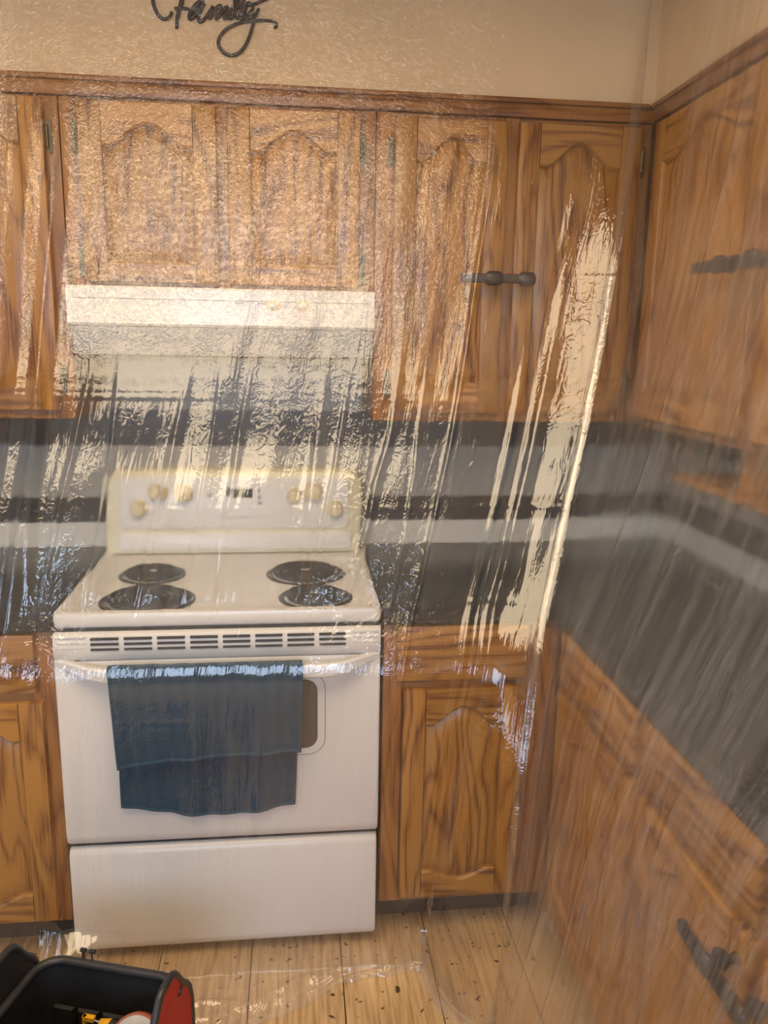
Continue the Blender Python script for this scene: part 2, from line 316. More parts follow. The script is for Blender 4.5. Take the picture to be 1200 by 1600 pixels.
# ------------------------------------------------------------ room
XR = 1.80          # right wall
fl = struct('floor', MB().box(-2.45, 2.2, -5.2, 0.1, -.06, -.021), CAVITY)
ORG[0] = Vector((0, 0, 0))
xs = .21-.2275*11
k = 0
while xs < 2.0:      # subfloor boards, running away from the camera
    MB().box(xs+.0012, xs+.2275-.0012, -5.1, -.003, -.02, random.uniform(-.0006, .0), .0012).build('floor_board', PLY, fl, 0)
    xs += .2275; k += 1
wb = struct('wall_back', MB().box(-2.45, 1.92, 0, .1, 0, 2.6), WALLM)
wr = struct('wall_right', MB().box(XR, XR+.1, -5.1, 0, 0, 2.6), WALLM)
struct('wall_left', MB().box(-2.45, -2.35, -5.1, -2.9, 0, 2.6).box(-2.45, -2.35, -1.5, 0, 0, 2.6).box(-2.45, -2.35, -2.9, -1.5, 0, .85).box(-2.45, -2.35, -2.9, -1.5, 2.1, 2.6), ROOMM)
struct('wall_front', MB().box(-2.35, -1.2, -5.2, -5.1, 0, 2.6).box(1.2, 1.9, -5.2, -5.1, 0, 2.6).box(-1.2, 1.2, -5.2, -5.1, 0, .95).box(-1.2, 1.2, -5.2, -5.1, 2.28, 2.6), ROOMM)
struct('ceiling', MB().box(-2.45, 1.92, -5.2, .1, 2.47, 2.55), CEILM)
struct('unseen_window_1', MB().box(-1.2, -1.15, -5.16, -5.1, .95, 2.28).box(1.15, 1.2, -5.16, -5.1, .95, 2.28).box(-.02, .02, -5.08, -5.05, .95, 2.28).box(-1.15, 1.15, -5.16, -5.1, .95, 1.0).box(-1.15, 1.15, -5.16, -5.1, 2.23, 2.28), WHITE2)  # unseen window, placed and widened so the film mirrors it
struct('unseen_window_2', MB().box(-2.42, -2.36, -2.9, -2.85, .85, 2.1).box(-2.42, -2.36, -1.55, -1.5, .85, 2.1).box(-2.42, -2.36, -2.85, -1.55, .85, .9).box(-2.42, -2.36, -2.85, -1.55, 2.05, 2.1), WHITE2)  # unseen side window that goes with the added cool light
# soffit over the wall cabinets, an L
XU = 1.479
ZT = 2.142
struct('trim_1', MB().box(-2.34, XU, -.303, -.001, ZT+.001, 2.469), WALLM)
struct('trim_2', MB().box(XU, XR-.001, -5.09, -.001, ZT+.001, 2.469), WALLM)
# backsplash bands on both walls
def band(n, z0, z1, m):
    struct('trim_%d' % n, MB().box(-2.3, XR-.001, -.010, -.001, z0, z1, 0).box(XR-.010, XR-.001, -2.6, -.0101, z0, z1), m)
band(3, .916, .990, SPLASHL); band(4, .9905, 1.066, SPLASHD); band(5, 1.0665, 1.222, SPLASH); band(6, 1.2225, 1.328, SPLASHD)
struct('trim_7', MB().box(-.0, .76, -.010, -.001, 1.3285, 1.66), SPLASH)

# unseen ceiling fixture, added and sized to throw its glare on the film
LX0, LX1, LY0, LY1 = -.75, 1.10, -2.24, -1.15
t = thing('added_ceiling_light', 'added unseen square warm glowing ceiling light above the kitchen floor', 'ceiling light', ((LX0+LX1)/2, (LY0+LY1)/2, 2.47))
MB().box(LX0-.03, LX1+.03, LY0-.03, LY0, 2.40, 2.469).box(LX0-.03, LX1+.03, LY1, LY1+.03, 2.40, 2.469).box(LX0-.03, LX0, LY0, LY1, 2.40, 2.469).box(LX1, LX1+.03, LY0, LY1, 2.40, 2.469).build('frame', WHITE2, t, 0)
MB().box(LX0, LX1, LY0, LY1, 2.41, 2.43).build('diffuser', ADDED_LAMP, t, 0)

# ------------------------------------------------------------ cabinets
# local frame (u along the front, w up, d out of the front) -> world
def FB(face):  return lambda u, w, d: (u, -face-d, w)           # back run
def FR(face):  return lambda u, w, d: (face-d, -u, w)           # right run
def ubox(mb, T, u0, u1, w0, w1, d0, d1, b=.0, horiz=False):
    """bevelled board on a front"""
    def ring(i, d): return [T(u0+i, w0+i, d), T(u1-i, w0+i, d), T(u1-i, w1-i, d), T(u0+i, w1-i, d)]
    def uvr(i): return [(u0+i, w0+i), (u1-i, w0+i), (u1-i, w1-i), (u0+i, w1-i)]
    L = [ring(0, d0), ring(0, d1-b)]; U = uvr(0)+uvr(0)
    if b: L += [ring(b*.35, d1-b*.25), ring(b, d1)]; U += uvr(b*.35)+uvr(b)
    if horiz: U = [(w, u) for u, w in U]
    return mb.loops(L, uv=U)
def arch(tt, A):
    """ogee profile across an arched rail: shoulders then a round crown"""
    x = abs(tt-.5)*2
    if x > .80: return 0.0
    q = x/.80
    return A*(.5+.5*math.cos(math.pi*q))**.72
NA = 36
def curve_pts(u0, u1, w, A):
    return [(u0+(u1-u0)*i/NA, w+arch(i/NA, A)) for i in range(NA+1)]
def rail(T, u0, u1, wflat, A, wout, d0, d1):
    """rail with one curved edge: wflat+arch is the curved side, wout the straight outer edge"""
    c = curve_pts(u0, u1, wflat, A); v = []; uv = []; f = []
    b = .006 if wout > wflat else -.006
    cols = len(c)
    rows = [[(u, w, d0) for u, w in c], [(u, w, d1-.006) for u, w in c], [(u, w+b, d1) for u, w in c], [(u, wout-b*.4, d1) for u, w in c], [(u, wout, d1-.004) for u, w in c], [(u, wout, d0) for u, w in c]]
    for r in rows:
        for (u, w, d) in r: v.append(T(u, w, d)); uv.append((w, u))
    n = len(rows)
    for i in range(n):
        for k in range(cols-1):
            a = i*cols+k; bb = ((i+1) % n)*cols+k; f.append((a, a+1, bb+1, bb))
    f.append(tuple(i*cols for i in range(n))); f.append(tuple(i*cols+cols-1 for i in range(n)))
    return v, f, uv
def door(T, par, u0, u1, w0, w1, A=.055, hinge=None, knob=None, bottomA=True, sw=.056, th=.020, label=None):
    iu0, iu1 = u0+sw, u1-sw
    wt = w1-.050-A; wbt = w0+.050+(A*.55 if bottomA else 0)
    # raised panel is the door's own mesh
    def lp(ins, d):
        top = [(u, w-ins) for u, w in curve_pts(iu0-.004+ins, iu1+.004-ins, wt+.003, A)]
        bot = [(u, w+ins) for u, w in curve_pts(iu0-.004+ins, iu1+.004-ins, wbt-.003, -A*.55 if bottomA else 0)]
        P = bot+top[::-1]; return [T(u, w, d) for u, w in P], [(u, w) for u, w in P]
    L = []; U = []
    for ins, d in ((0, .002), (0, .007), (.006, .0065), (.010, .009), (.034, .0155), (.038, .0155)):
        a, b = lp(ins, d); L.append(a); U += b
    # panel: loops + a strip-filled face on the front instead of one ngon
    n = len(L[0]); mb = MB(); mb.loops(L, cap0=True, cap1=False, uv=U)
    base = (len(L)-1)*n
    for i in range(NA):
        a = base+i; b_ = base+i+1; c = base+n-1-(i+1); d_ = base+n-1-i; mb.f.append((a, b_, c, d_))
    D = mb.build('door', OAK, par, 30)
    if label: D['label'] = label
    for (a, b) in ((u0, iu0), (iu1, u1)):
        ubox(MB(), T, a, b, w0, w1, 0, th, .005).build('stile', OAK, D, 30)
    v, f, uv = rail(T, iu0+.0005, iu1-.0005, wt, A, w1, 0, th-.0005); MB().add(v, f, uv).build('rail', OAK, D, 30)
    v, f, uv = rail(T, iu0+.0005, iu1-.0005, wbt, -A*.55 if bottomA else 0, w0, 0, th-.0005); MB().add(v, f, uv).build('rail', OAK, D, 30)
    if hinge:
        side, hs = hinge
        for wz in hs:
            uc = u0-.010 if side < 0 else u1+.010
            h = MB(); n8 = 10
            P = [(uc-.006, wz-.032), (uc, wz-.040), (uc+.006, wz-.032), (uc+.006, wz+.032), (uc, wz+.040), (uc-.006, wz+.032)]
            h.loops([[T(u, w, .0005) for u, w in P], [T(u, w, .004) for u, w in P]])
            h.tube([T(uc+(.005 if side < 0 else -.005), wz-.026, .007), T(uc+(.005 if side < 0 else -.005), wz+.026, .007)], .0045, 8)
            h.build('hinge', BRASS, D, 40)
    if knob:
        ku, kw = knob; c = T(ku, kw, th); ax = Vector(T(0, 0, 1))-Vector(T(0, 0, 0))
        k_ = MB(); k_.cyl(c, ax, 0, 0, 0, 20, [(.010, 0), (.0075, .004), (.007, .014), (.013, .018), (.0165, .024), (.016, .030), (.011, .034), (.002, .035)])
        k_.build('knob', IRON, D, 40)
    return D
def slide_lock(name, T, ua, ub, uend, w, d, label, group=None):
    """sliding child lock: a U shaped bar hooked round both knobs"""
    c = T((ua+ub)/2, w, d); t = thing(name, label, 'cabinet lock', c, group)
    # barrel housings around both knob necks, bar between and sticking out
    for uc, hw in ((ua, .022), (ub, .022)):
        m = MB(); s = []
        for q, r in ((-hw, .010), (-hw*.72, .017), (-hw*.3, .0185), (hw*.3, .0185), (hw*.72, .017), (hw, .010)):
            s.append([T(uc+q, w+math.sin(2*math.pi*k/18)*r, d+.016+.55*math.cos(2*math.pi*k/18)*r) for k in range(18)])
        m.loops(s).build('lock_housing', LOCKP, t, 50)
    m = MB(); ubox(m, T, min(uend, ub), max(uend, ub)-.005, w-.0105, w+.0115, d+.008, d+.020, .003); m.build('lock_bar', LOCKP, t, 40)
    m = MB()
    for i in range(7): 
        u = ua+(ub-ua)*(.38+.05*i); ubox(m, T, u, u+.001, w-.011, w+.012, d+.008, d+.0212, 0)
    m.build('ratchet_teeth', IRON, t, 0)['kind'] = 'stuff'
    return t
def frame_boards(T, par, u0, u1, w0, w1, stiles, rails_, th=.019):
    for a, b in stiles: ubox(MB(), T, a, b, w0, w1, -th, 0, .0015).build('face_stile', OAKD if b-a > .021 else OAK, par, 30)
    for (a, b, c, d) in rails_: ubox(MB(), T, a, b, c, d, -th, -.0004, .0015, True).build('face_rail', OAKD, par, 30)
FU = .305
TU = FB(FU)
ZD = 2.085
ZK = 1.70
def carcass_up(x0, x1, z0, par, y1=-.003):
    MB().box(x0+.001, x1-.001, -FU+.019, y1, z0, ZT-.001).build('carcass', OAKD, par, 0)
# wall cabinet left of the hood
t = thing('wall_cabinet', 'oak wall cabinet at the left edge, left of the range hood', 'cabinet', (-.35, -.15, 1.33), 'oak wall cabinets')
del t['group']
carcass_up(-.70, 0, 1.332, t)
frame_boards(TU, t, -.70, -.001, 1.33, ZT-.045, [(-.70, -.66), (-.385, -.345), (-.050, -.0015)], [(-.66, -.385, ZD-.02, ZT-.045), (-.345, -.050, ZD-.02, ZT-.045), (-.66, -.385, 1.33, 1.37), (-.345, -.050, 1.33, 1.37)])
door(TU, t, -.675, -.370, 1.352, ZD+.004, hinge=(-1, (1.43, 2.0)))
door(TU, t, -.350, -.034, 1.352, ZD+.004, hinge=(1, (1.43, 2.005)))
# cabinet above the hood
t = thing('wall_cabinet', 'short two-door oak wall cabinet right above the white range hood', 'cabinet', (.38, -.15, 1.665))
carcass_up(0, .762, 1.664, t)
frame_boards(TU, t, 0, .762, 1.662, ZT-.045, [(.001, .048), (.364, .402), (.717, .761)], [(.048, .364, ZD-.02, ZT-.045), (.402, .717, ZD-.02, ZT-.045), (.048, .364, 1.662, 1.69), (.402, .717, 1.662, 1.69)])
door(TU, t, .044, .370, 1.672, ZD+.003, A=.050, hinge=(-1, (1.72, 2.005)), bottomA=False)
door(TU, t, .396, .721, 1.672, ZD+.001, A=.050, hinge=(1, (1.72, 2.005)), bottomA=False)
# tall wall cabinet right of the hood
t = thing('wall_cabinet', 'tall two-door oak wall cabinet right of the hood with a dark sliding lock', 'cabinet', (1.12, -.15, 1.33))
carcass_up(.762, XU, 1.332, t)
frame_boards(TU, t, .762, XU, 1.33, ZT-.045, [(.763, .812), (1.093, 1.127), (1.444, XU-.001)], [(.812, 1.093, ZD-.02, ZT-.045), (1.127, 1.444, ZD-.02, ZT-.045), (.812, 1.093, 1.33, 1.37), (1.127, 1.444, 1.33, 1.37)])
door(TU, t, .808, 1.097, 1.352, ZD, hinge=(-1, (1.43, 2.005)), knob=(1.062, ZK))
door(TU, t, 1.123, 1.448, 1.352, ZD, hinge=(1, (1.43, 2.005)), knob=(1.158, ZK))
# crown rail under the soffit
top_mesh('crown_moulding', MB().box(-.70, XU-.001, -FU-.010, -FU+.0, ZT-.0445, ZT-.012, .003, 'x').box(-.70, XU-.016, -FU-.016, -FU, ZT-.0118, ZT+.0005, .003, 'x'), OAKD, 'dark oak moulding strip along the back wall under the cream soffit', 'moulding')
slide_lock('cabinet_lock', TU, 1.060, 1.146, .975, ZK, .0565, 'dark sliding child lock across the two knobs of the tall cabinet')
# right run of wall cabinets
TR = FR(XU)
def carcass_r(x0, x1, u0, u1, z0, par, z1=ZT-.001): MB().box(x0, x1, -u1+.001, -u0-.001, z0, z1).build('carcass', OAKD, par, 0)
t = thing('wall_cabinet', 'oak wall cabinet on the right wall, next to the inside corner', 'cabinet', (1.64, -.6, 1.33))
carcass_r(XU+.019, XR-.003, .306, .905, 1.332, t)
frame_boards(TR, t, .306, .905, 1.33, ZT-.045, [(.328, .372), (.878, .904)], [(.372, .878, ZD-.02, ZT-.045), (.372, .878, 1.33, 1.37)])
door(TR, t, .366, .880, 1.352, ZD, hinge=(-1, (1.43, 2.005)), knob=(.846, ZK), label=None)
t = thing('wall_cabinet', 'oak wall cabinet at the far right edge with a lower side panel', 'cabinet', (1.64, -1.3, 1.25))
carcass_r(XU+.019, XR-.003, .906, 1.75, 1.332, t)
frame_boards(TR, t, .906, 1.75, 1.33, ZT-.045, [(.907, .935), (1.70, 1.75)], [(.935, 1.70, ZD-.02, ZT-.045), (.935, 1.70, 1.33, 1.37)])
door(TR, t, .930, 1.345, 1.352, ZD, knob=(.963, ZK))
door(TR, t, 1.360, 1.720, 1.352, ZD)
MB().box(XU+.002, XR-.012, -.926, -.908, 1.2405, 1.3295, .001).build('side_panel', OAK, t)
top_mesh('open_shelf', MB().box(XU-.02, XR-.012, -1.75, -.66, 1.222, 1.240, .003, 'y'), OAK, 'orange oak shelf board hanging low on the right wall below the cabinets', 'shelf')
top_mesh('crown_moulding', MB().box(XU-.010, XU, -1.76, -FU-.018, ZT-.0445, ZT-.012, .003, 'y').box(XU-.016, XU, -1.76, -FU-.0185, ZT-.0118, ZT+.0005, .003, 'y'), OAKD, 'dark oak moulding strip along the right wall under the pale soffit', 'moulding')
slide_lock('cabinet_lock', TR, .846, .963, .735, ZK, .0565, 'dark sliding lock across knobs of the wall cabinets at the right edge')

# base cabinets
FBS = .610; TB = FB(FBS); ZB = .872
t = thing('base_cabinet', 'oak base cabinet left of the white stove', 'cabinet', (-.3, -.3, 0))
MB().box(-.70, -.008, -FBS+.019, -.003, .10, ZB).build('carcass', OAKD, t, 0)
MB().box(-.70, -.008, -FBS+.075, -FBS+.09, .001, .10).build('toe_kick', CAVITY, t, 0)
frame_boards(TB, t, -.70, -.007, .10, ZB, [(-.70, -.66), (-.06, -.008)], [(-.66, -.06, .85, ZB), (-.66, -.06, .69, .73), (-.66, -.06, .10, .14)])
ubox(MB(), TB, -.655, -.046, .722, .866, 0, .020, .006, True).build('drawer', OAK, t, 30)
door(TB, t, -.640, -.345, .115, .697, A=.05); door(TB, t, -.335, -.036, .115, .697, A=.05)
XC = 1.19
t = thing('base_cabinet', 'oak base cabinet right of the white stove with one drawer and arched door', 'cabinet', (.95, -.3, 0))
MB().box(.768, XC, -FBS+.019, -.003, .10, ZB).build('carcass', OAKD, t, 0)
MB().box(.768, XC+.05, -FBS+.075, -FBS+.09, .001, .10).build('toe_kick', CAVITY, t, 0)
frame_boards(TB, t, .767, XC+.02, .10, ZB, [(.768, .815), (1.105, XC+.018)], [(.815, 1.105, .85, ZB), (.815, 1.105, .69, .73), (.815, 1.105, .10, .14)])
ubox(MB(), TB, .798, 1.125, .724, .866, 0, .020, .006, True).build('drawer', OAK, t, 30)
door(TB, t, .818, 1.125, .120, .700, A=.048)
FX = XC+.022; TRB = FR(FX)
t = thing('base_cabinet', 'long run of oak base cabinets along the right wall under the black counter', 'cabinet', (1.5, -1.2, 0))
MB().box(FX+.019, XR-.003, -1.75, -.592, .10, ZB).build('carcass', OAKD, t, 0)
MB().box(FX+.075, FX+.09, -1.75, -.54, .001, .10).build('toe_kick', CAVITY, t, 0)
frame_boards(TRB, t, .632, 1.75, .10, ZB, [(.632, .685), (1.085, 1.165), (1.512, 1.572), (1.71, 1.75)],
   [(.685, 1.085, .85, ZB), (1.165, 1.512, .85, ZB), (1.572, 1.71, .85, ZB), (.685, 1.085, .705, .745), (1.165, 1.512, .705, .745), (1.572, 1.71, .705, .745), (.685, 1.085, .10, .14), (1.165, 1.512, .10, .14), (1.572, 1.71, .10, .14)])
for a, b in ((.672, 1.105), (1.140, 1.528), (1.558, 1.74)):
    ubox(MB(), TRB, a, b, .738, .866, 0, .020, .006, True).build('drawer', OAK, t, 30)
door(TRB, t, .672, 1.105, .120, .712, A=.048)
door(TRB, t, 1.140, 1.528, .120, .712, A=.048, knob=(1.498, .665))
door(TRB, t, 1.558, 1.74, .120, .712, A=.03, knob=(1.588, .665))
slide_lock('cabinet_lock', TRB, 1.498, 1.588, 1.425, .665, .0565, 'dark sliding lock on the low cabinet doors at the bottom right')
# countertops
def slab(name, pts, z0, z1, label):
    bm = bmesh.new(); vs = [bm.verts.new((x, y, z0)) for x, y in pts]; fa = bm.faces.new(vs)
    r = bmesh.ops.extrude_face_region(bm, geom=[fa]); bmesh.ops.translate(bm, vec=(0, 0, z1-z0), verts=[g for g in r['geom'] if isinstance(g, bmesh.types.BMVert)])
    bmesh.ops.bevel(bm, geom=bm.edges[:], offset=.004, segments=2, affect='EDGES')
    bm.verts.index_update(); m = MB().add([tuple(q.co) for q in bm.verts], [tuple(q.index for q in f.verts) for f in bm.faces]); bm.free()
    return top_mesh(name, m, COUNTER, label, 'countertop')
slab('countertop', [(-.70, -.012), (-.004, -.012), (-.004, -.635), (-.70, -.635)], .8725, .915, 'black speckled countertop left of the stove')
slab('countertop', [(.764, -.012), (XR-.012, -.012), (XR-.012, -1.75), (XC, -1.75), (XC, -.635), (.764, -.635)], .8725, .915, 'black speckled L-shaped countertop running from the stove into the right corner')

# ------------------------------------------------------------ range hood
t = thing('range_hood', 'white range hood mounted under the short oak cabinet above the stove', 'range hood', (.38, -.2, 1.49))
def prof_x(prof, x0, x1):
    n = len(prof); L = [[(x, y, z) for y, z in prof] for x in (x0, x0+.003, x1-.003, x1)]
    for i in (0, 3): L[i] = [(p[0], p[1]*.996, p[2]) for p in L[i]]
    return L
yh = -.352
MB().loops(prof_x([(-.012, 1.661), (yh+.006, 1.661), (yh, 1.655), (yh, 1.572), (yh+.006, 1.566), (-.012, 1.566)], .002, .760)).build('hood_body', WHITE, t)
MB().loops(prof_x([(-.013, 1.565), (yh+.010, 1.565), (yh+.028, 1.500), (yh+.034, 1.495), (-.013, 1.495)], .006, .756)).build('hood_under_lip', HOODG, t)  # grey colour carries the shade of the recess under the hood front
MB().box(.02, .74, yh-.0012, yh+.001, 1.630, 1.632).build('face_groove', GREYP, t, 0)
for x in (.505, .574):
    s = MB(); s.cyl((x, yh+.001, 1.622), (0, -1, 0), 0, 0, 0, 24, [(.019, 0), (.019, .003), (.014, .004)])
    s.v = [(x+(p[0]-x)*1.0, p[1], 1.622+(p[2]-1.622)*.68) for p in s.v]; s.build('switch_bezel', ALMOND, t)
    s = MB(); s.cyl((x, yh-.003, 1.622), (0, -1, 0), 0, 0, 0, 20, [(.012, 0), (.012, .004), (.008, .006)])
    s.v = [(p[0], p[1], 1.622+(p[2]-1.622)*.6) for p in s.v]; s.build('switch_rocker', WHITE2, t)
for x in (.408, .466): MB().box(x, x+.023, yh-.001, yh+.001, 1.6245, 1.627).build('printed_mark', GREYP, t, 0)
MB().box(.06, .70, -.30, -.08, 1.490, 1.4955, .001).build('grease_filter', DARK, t, 0)

# ------------------------------------------------------------ stove
t = thing('stove', 'white electric coil stove between the oak base cabinets', 'stove', (.38, -.32, 0))
MB().box(.004, .756, -.600, -.03, .03, .895, .004).build('body', WHITE, t)
for x in (.05, .71):
    for y in (-.55, -.08): MB().cyl((x, y, .0015), (0, 0, 1), .016, .016, .030, 12).build('foot', DARK, t)
# cooktop: slab with raised rolled rim
def rrect(x0, x1, y0, y1, r, z, n=5):
    P = []
    for cx_, cy_, a0 in ((x1-r, y1-r, 0), (x0+r, y1-r, 90), (x0+r, y0+r, 180), (x1-r, y0+r, 270)):
        for i in range(n+1):
            a = math.radians(a0+90*i/n); P.append((cx_+r*math.cos(a), cy_+r*math.sin(a), z))
    return P
MB().loops([rrect(.004, .756, -.628, -.03, .010, .880), rrect(.001, .759, -.634, -.03, .014, .888), rrect(0, .760, -.636, -.03, .016, .905), rrect(.003, .757, -.633, -.033, .016, .915), rrect(.012, .748, -.622, -.04, .014, .918),
            rrect(.022, .738, -.608, -.06, .016, .915), rrect(.034, .726, -.594, -.09, .02, .908)]).build('cooktop', WHITE, t, 50)
for (bx, by, br) in ((.173, -.300, .080), (.196, -.520, .104), (.583, -.310, .098), (.604, -.520, .082)):
    b = MB().cyl((bx, by, .906), (0, 0, 1), 0, 0, 0, 40, [(br+.008, 0), (br+.010, .0035), (br+.006, .0055), (br+.002, .0035), (br*.85, .001), (.01, .0008)]).build('burner', PAN, t, 60)
    P = []; turns = 5 if br > .09 else 4
    for i in range(turns*28+1):
        a = i/28*2*math.pi; r = .016+(br-.022)*i/(turns*28); P.append((bx+r*math.cos(a), by+r*math.sin(a), .9185))
    MB().tube(P, .0052, 8).build('coil', COIL, b, 60)
    MB().cyl((bx, by, .912), (0, 0, 1), 0, 0, 0, 20, [(.013, 0), (.013, .009), (.010, .010)]).build('coil_cap', STEEL, b)
    for a in (30, 150, 270):
        a = math.radians(a); MB().tube([(bx+.012*math.cos(a), by+.012*math.sin(a), .911), (bx+(br)*math.cos(a), by+br*math.sin(a), .911)], .0022, 6).build('coil_support', STEEL, b)
# backguard: rounded ends, leaning face
def bg_loop(y, x0, x1, z0, z1, r):
    P = [(x0, y, z0), (x1, y, z0)]
    for i in range(7):
        a = math.radians(90*i/6); P.append((x1-r+r*math.cos(a), y, z1-r*1.0+r*1.0*math.sin(a)))
    for i in range(7):
        a = math.radians(90+90*i/6); P.append((x0+r+r*math.cos(a), y, z1-r+r*math.sin(a)))
    return P
def lean(P, k=.10): return [(x, y+(z-.915)*k, z) for x, y, z in P]
MB().loops([lean(bg_loop(-.013-.024, .004, .756, .912, 1.158, .05)), lean(bg_loop(-.085, .004, .756, .912, 1.158, .05)), lean(bg_loop(-.095, .014, .746, .915, 1.150, .045))]).build('backguard', CREAM, t, 50)
def lp_(y, P): return lean([(x, y, z) for x, z in P])
def pan_loop(y, x0, x1, z0, z1, r):
    return lean([(p[0], y, p[1]) for p in [(q[0], q[1]) for q in rrect(x0, x1, z0, z1, r, 0)]])
cpn = MB().loops([pan_loop(-.092, .045, .715, .985, 1.138, .02), pan_loop(-.0985, .045, .715, .985, 1.138, .02), pan_loop(-.1005, .049, .711, .989, 1.134, .018)]).build('control_panel', WHITE2, t, 50)
MB().loops([pan_loop(-.092, .040, .720, .925, .975, .008), pan_loop(-.101, .040, .720, .925, .975, .008), pan_loop(-.104, .044, .716, .929, .971, .006)]).build('lower_rail', WHITE, t, 50)
def bgp(x, z, d=.0): return (x, -.1008-d+(z-.915)*.10, z)
for kx, kz in ((.102, 1.047), (.157, 1.095), (.233, 1.090), (.553, 1.083), (.611, 1.095), (.674, 1.044)):
    kb = MB().cyl(bgp(kx, kz), (0, -1, 0), 0, 0, 0, 28, [(.026, 0), (.026, .002), (.0225, .004), (.0205, .020), (.018, .023), (.002, .024)]).build('control_knob', ALMOND, cpn, 45)
    MB().box(kx-.0035, kx+.0035, bgp(kx, kz)[1]-.030, bgp(kx, kz)[1]-.020, kz-.020, kz+.020, .0015).build('knob_grip', CREAM, cpn)
MB().box(.366, .430, bgp(.4, 1.09)[1]-.002, bgp(.4, 1.09)[1]+.003, 1.077, 1.104, .001).build('clock_display', DISP, cpn, 0)
GREENL = emit('clock_digits', (.25, .45, .40), .25)
seg = {'1': 'bc', '2': 'abged', '8': 'abcdefg', '0': 'abcdef', '3': 'abgcd', '7': 'abc'}
dm = MB(); yy = bgp(.4, 1.09)[1]-.0026
for i, ch in enumerate('387'):
    x = .376+i*.016; z = 1.0835; w_, h_ = .009, .0145
    S = {'a': (x, x+w_, z+h_-.0015, z+h_), 'g': (x, x+w_, z+h_/2-.0007, z+h_/2+.0007), 'd': (x, x+w_, z, z+.0015), 'f': (x, x+.0015, z+h_/2, z+h_), 'e': (x, x+.0015, z, z+h_/2), 'b': (x+w_-.0015, x+w_, z+h_/2, z+h_), 'c': (x+w_-.0015, x+w_, z, z+h_/2)}
    for c in seg[ch]: a = S[c]; dm.box(a[0], a[1], yy, yy+.001, a[2], a[3])
dm.build('clock_digit', GREENL, cpn, 0)
for i in range(4):
    z = 1.115-.018*i; y = bgp(.45, z)[1]; MB().box(.447, .456, y-.002, y+.002, z-.005, z+.005, .001).build('panel_button', GREYP, cpn, 0)
    y2 = bgp(.33, z)[1]
MB().box(.30, .309, bgp(.3, 1.085)[1]-.002, bgp(.3, 1.085)[1]+.002, 1.080, 1.089, .001).build('panel_button', GREYP, cpn, 0)
m = MB()
for kx, kz in ((.102, 1.047), (.157, 1.095), (.233, 1.090), (.553, 1.083), (.611, 1.095), (.674, 1.044)):
    for q in range(9):
        a = math.radians(-120+30*q+90); px, pz = kx+.033*math.cos(a), kz+.031*math.sin(a)
        if pz < 1.132: m.box(px-.0012, px+.0012, bgp(px, pz)[1]-.0004, bgp(px, pz)[1]+.001, pz-.0012, pz+.0012)
mm = m.build('dial_marks', GREYP, cpn, 0); mm['kind'] = 'stuff'
m = MB().box(.35, .44, bgp(.4, 1.02)[1]-.0004, bgp(.4, 1.02)[1]+.001, 1.018, 1.020)
m.build('printed_line', GREYP, cpn, 0)
# oven door with vent strip on top
def xprof(P, x0, x1, e=.006):
    """extrude a (y,z) profile in x with softened ends"""
    cyy = sum(p[0] for p in P)/len(P); czz = sum(p[1] for p in P)/len(P)
    def sc(k): return [(cyy+(y-cyy)*k if y < cyy else y, czz+(z-czz)*(1-(1-k)*.15)) for y, z in P]
    return [[(x, y, z) for y, z in sc(k)] for x, k in ((x0, .86), (x0+e*.4, .96), (x0+e, 1), (x1-e, 1), (x1-e*.4, .96), (x1, .86))]
dr = MB().loops(xprof([(-.601, .333), (-.640, .333), (-.648, .340), (-.652, .36), (-.652, .800), (-.650, .806), (-.601, .806)], .004, .756)).build('oven_door', WHITE, t, 50)
MB().loops(xprof([(-.601, .8065), (-.645, .8065), (-.652, .813), (-.654, .84), (-.651, .868), (-.645, .873), (-.601, .873)], .004, .756)).build('vent_strip', WHITE2, dr, 50)
for g in range(8):
    for r_ in range(3):
        x = .088+g*.0745; z = .8615-r_*.0125
        MB().box(x, x+.063, -.6565, -.650, z-.0028, z+.0028, .001).build('vent_slot', DARK, dr, 0)
for z in (.866, .8535, .841):
    MB().box(.012, .078, -.6552, -.652, z-.0009, z+.0009).box(.690, .748, -.6552, -.652, z-.0009, z+.0009).build('vent_rib', GREYP if 0 else WHITE, dr, 0)
MB().loops([[(p[0], -.6515, p[1]) for p in rrect(.168, .606, .570, .748, .03, 0)], [(p[0], -.6526, p[1]) for p in rrect(.168, .606, .570, .748, .03, 0)]]).build('oven_window', GLASSD, dr, 0)
ol = rrect(.150, .624, .553, .765, .042, 0, 8)
MB().tube([(p[0], -.652, p[1]) for p in ol], .0011, 6, closed=True).build('window_outline', GREYP, dr)
# handle: straight bar, ends angled back to the door
H = [(.006, -.652), (.020, -.656), (.085, -.690), (.125, -.696), (.38, -.697), (.635, -.696), (.675, -.690), (.740, -.656), (.754, -.652)]
Lh = []
for x, y in H:
    zt, zb = (.806, .776); 
    if .1 < x < .66: zt, zb = .801, .768
    elif x < .03 or x > .73: zt, zb = .812, .790
    Lh.append([(x, y+.020, zt), (x, y+.004, zt+.001), (x, y, zt-.004), (x, y+.001, zb+.004), (x, y+.006, zb), (x, y+.020, zb+.001)])
MB().loops(Lh).build('door_handle', WHITE2, dr, 30)
m = MB()
MB().loops(xprof([(-.601, .036), (-.640, .036), (-.646, .044), (-.648, .06), (-.648, .300), (-.643, .313), (-.636, .320), (-.601, .320)], .006, .754)).build('storage_drawer', WHITE, t, 50)
MB().box(.008, .752, -.63, -.6005, .3205, .3325).build('drawer_gap', DARK, t, 0)
MB().box(.006, .754, -.634, -.6005, .8735, .8795).build('cooktop_gap', DARK, t, 0)

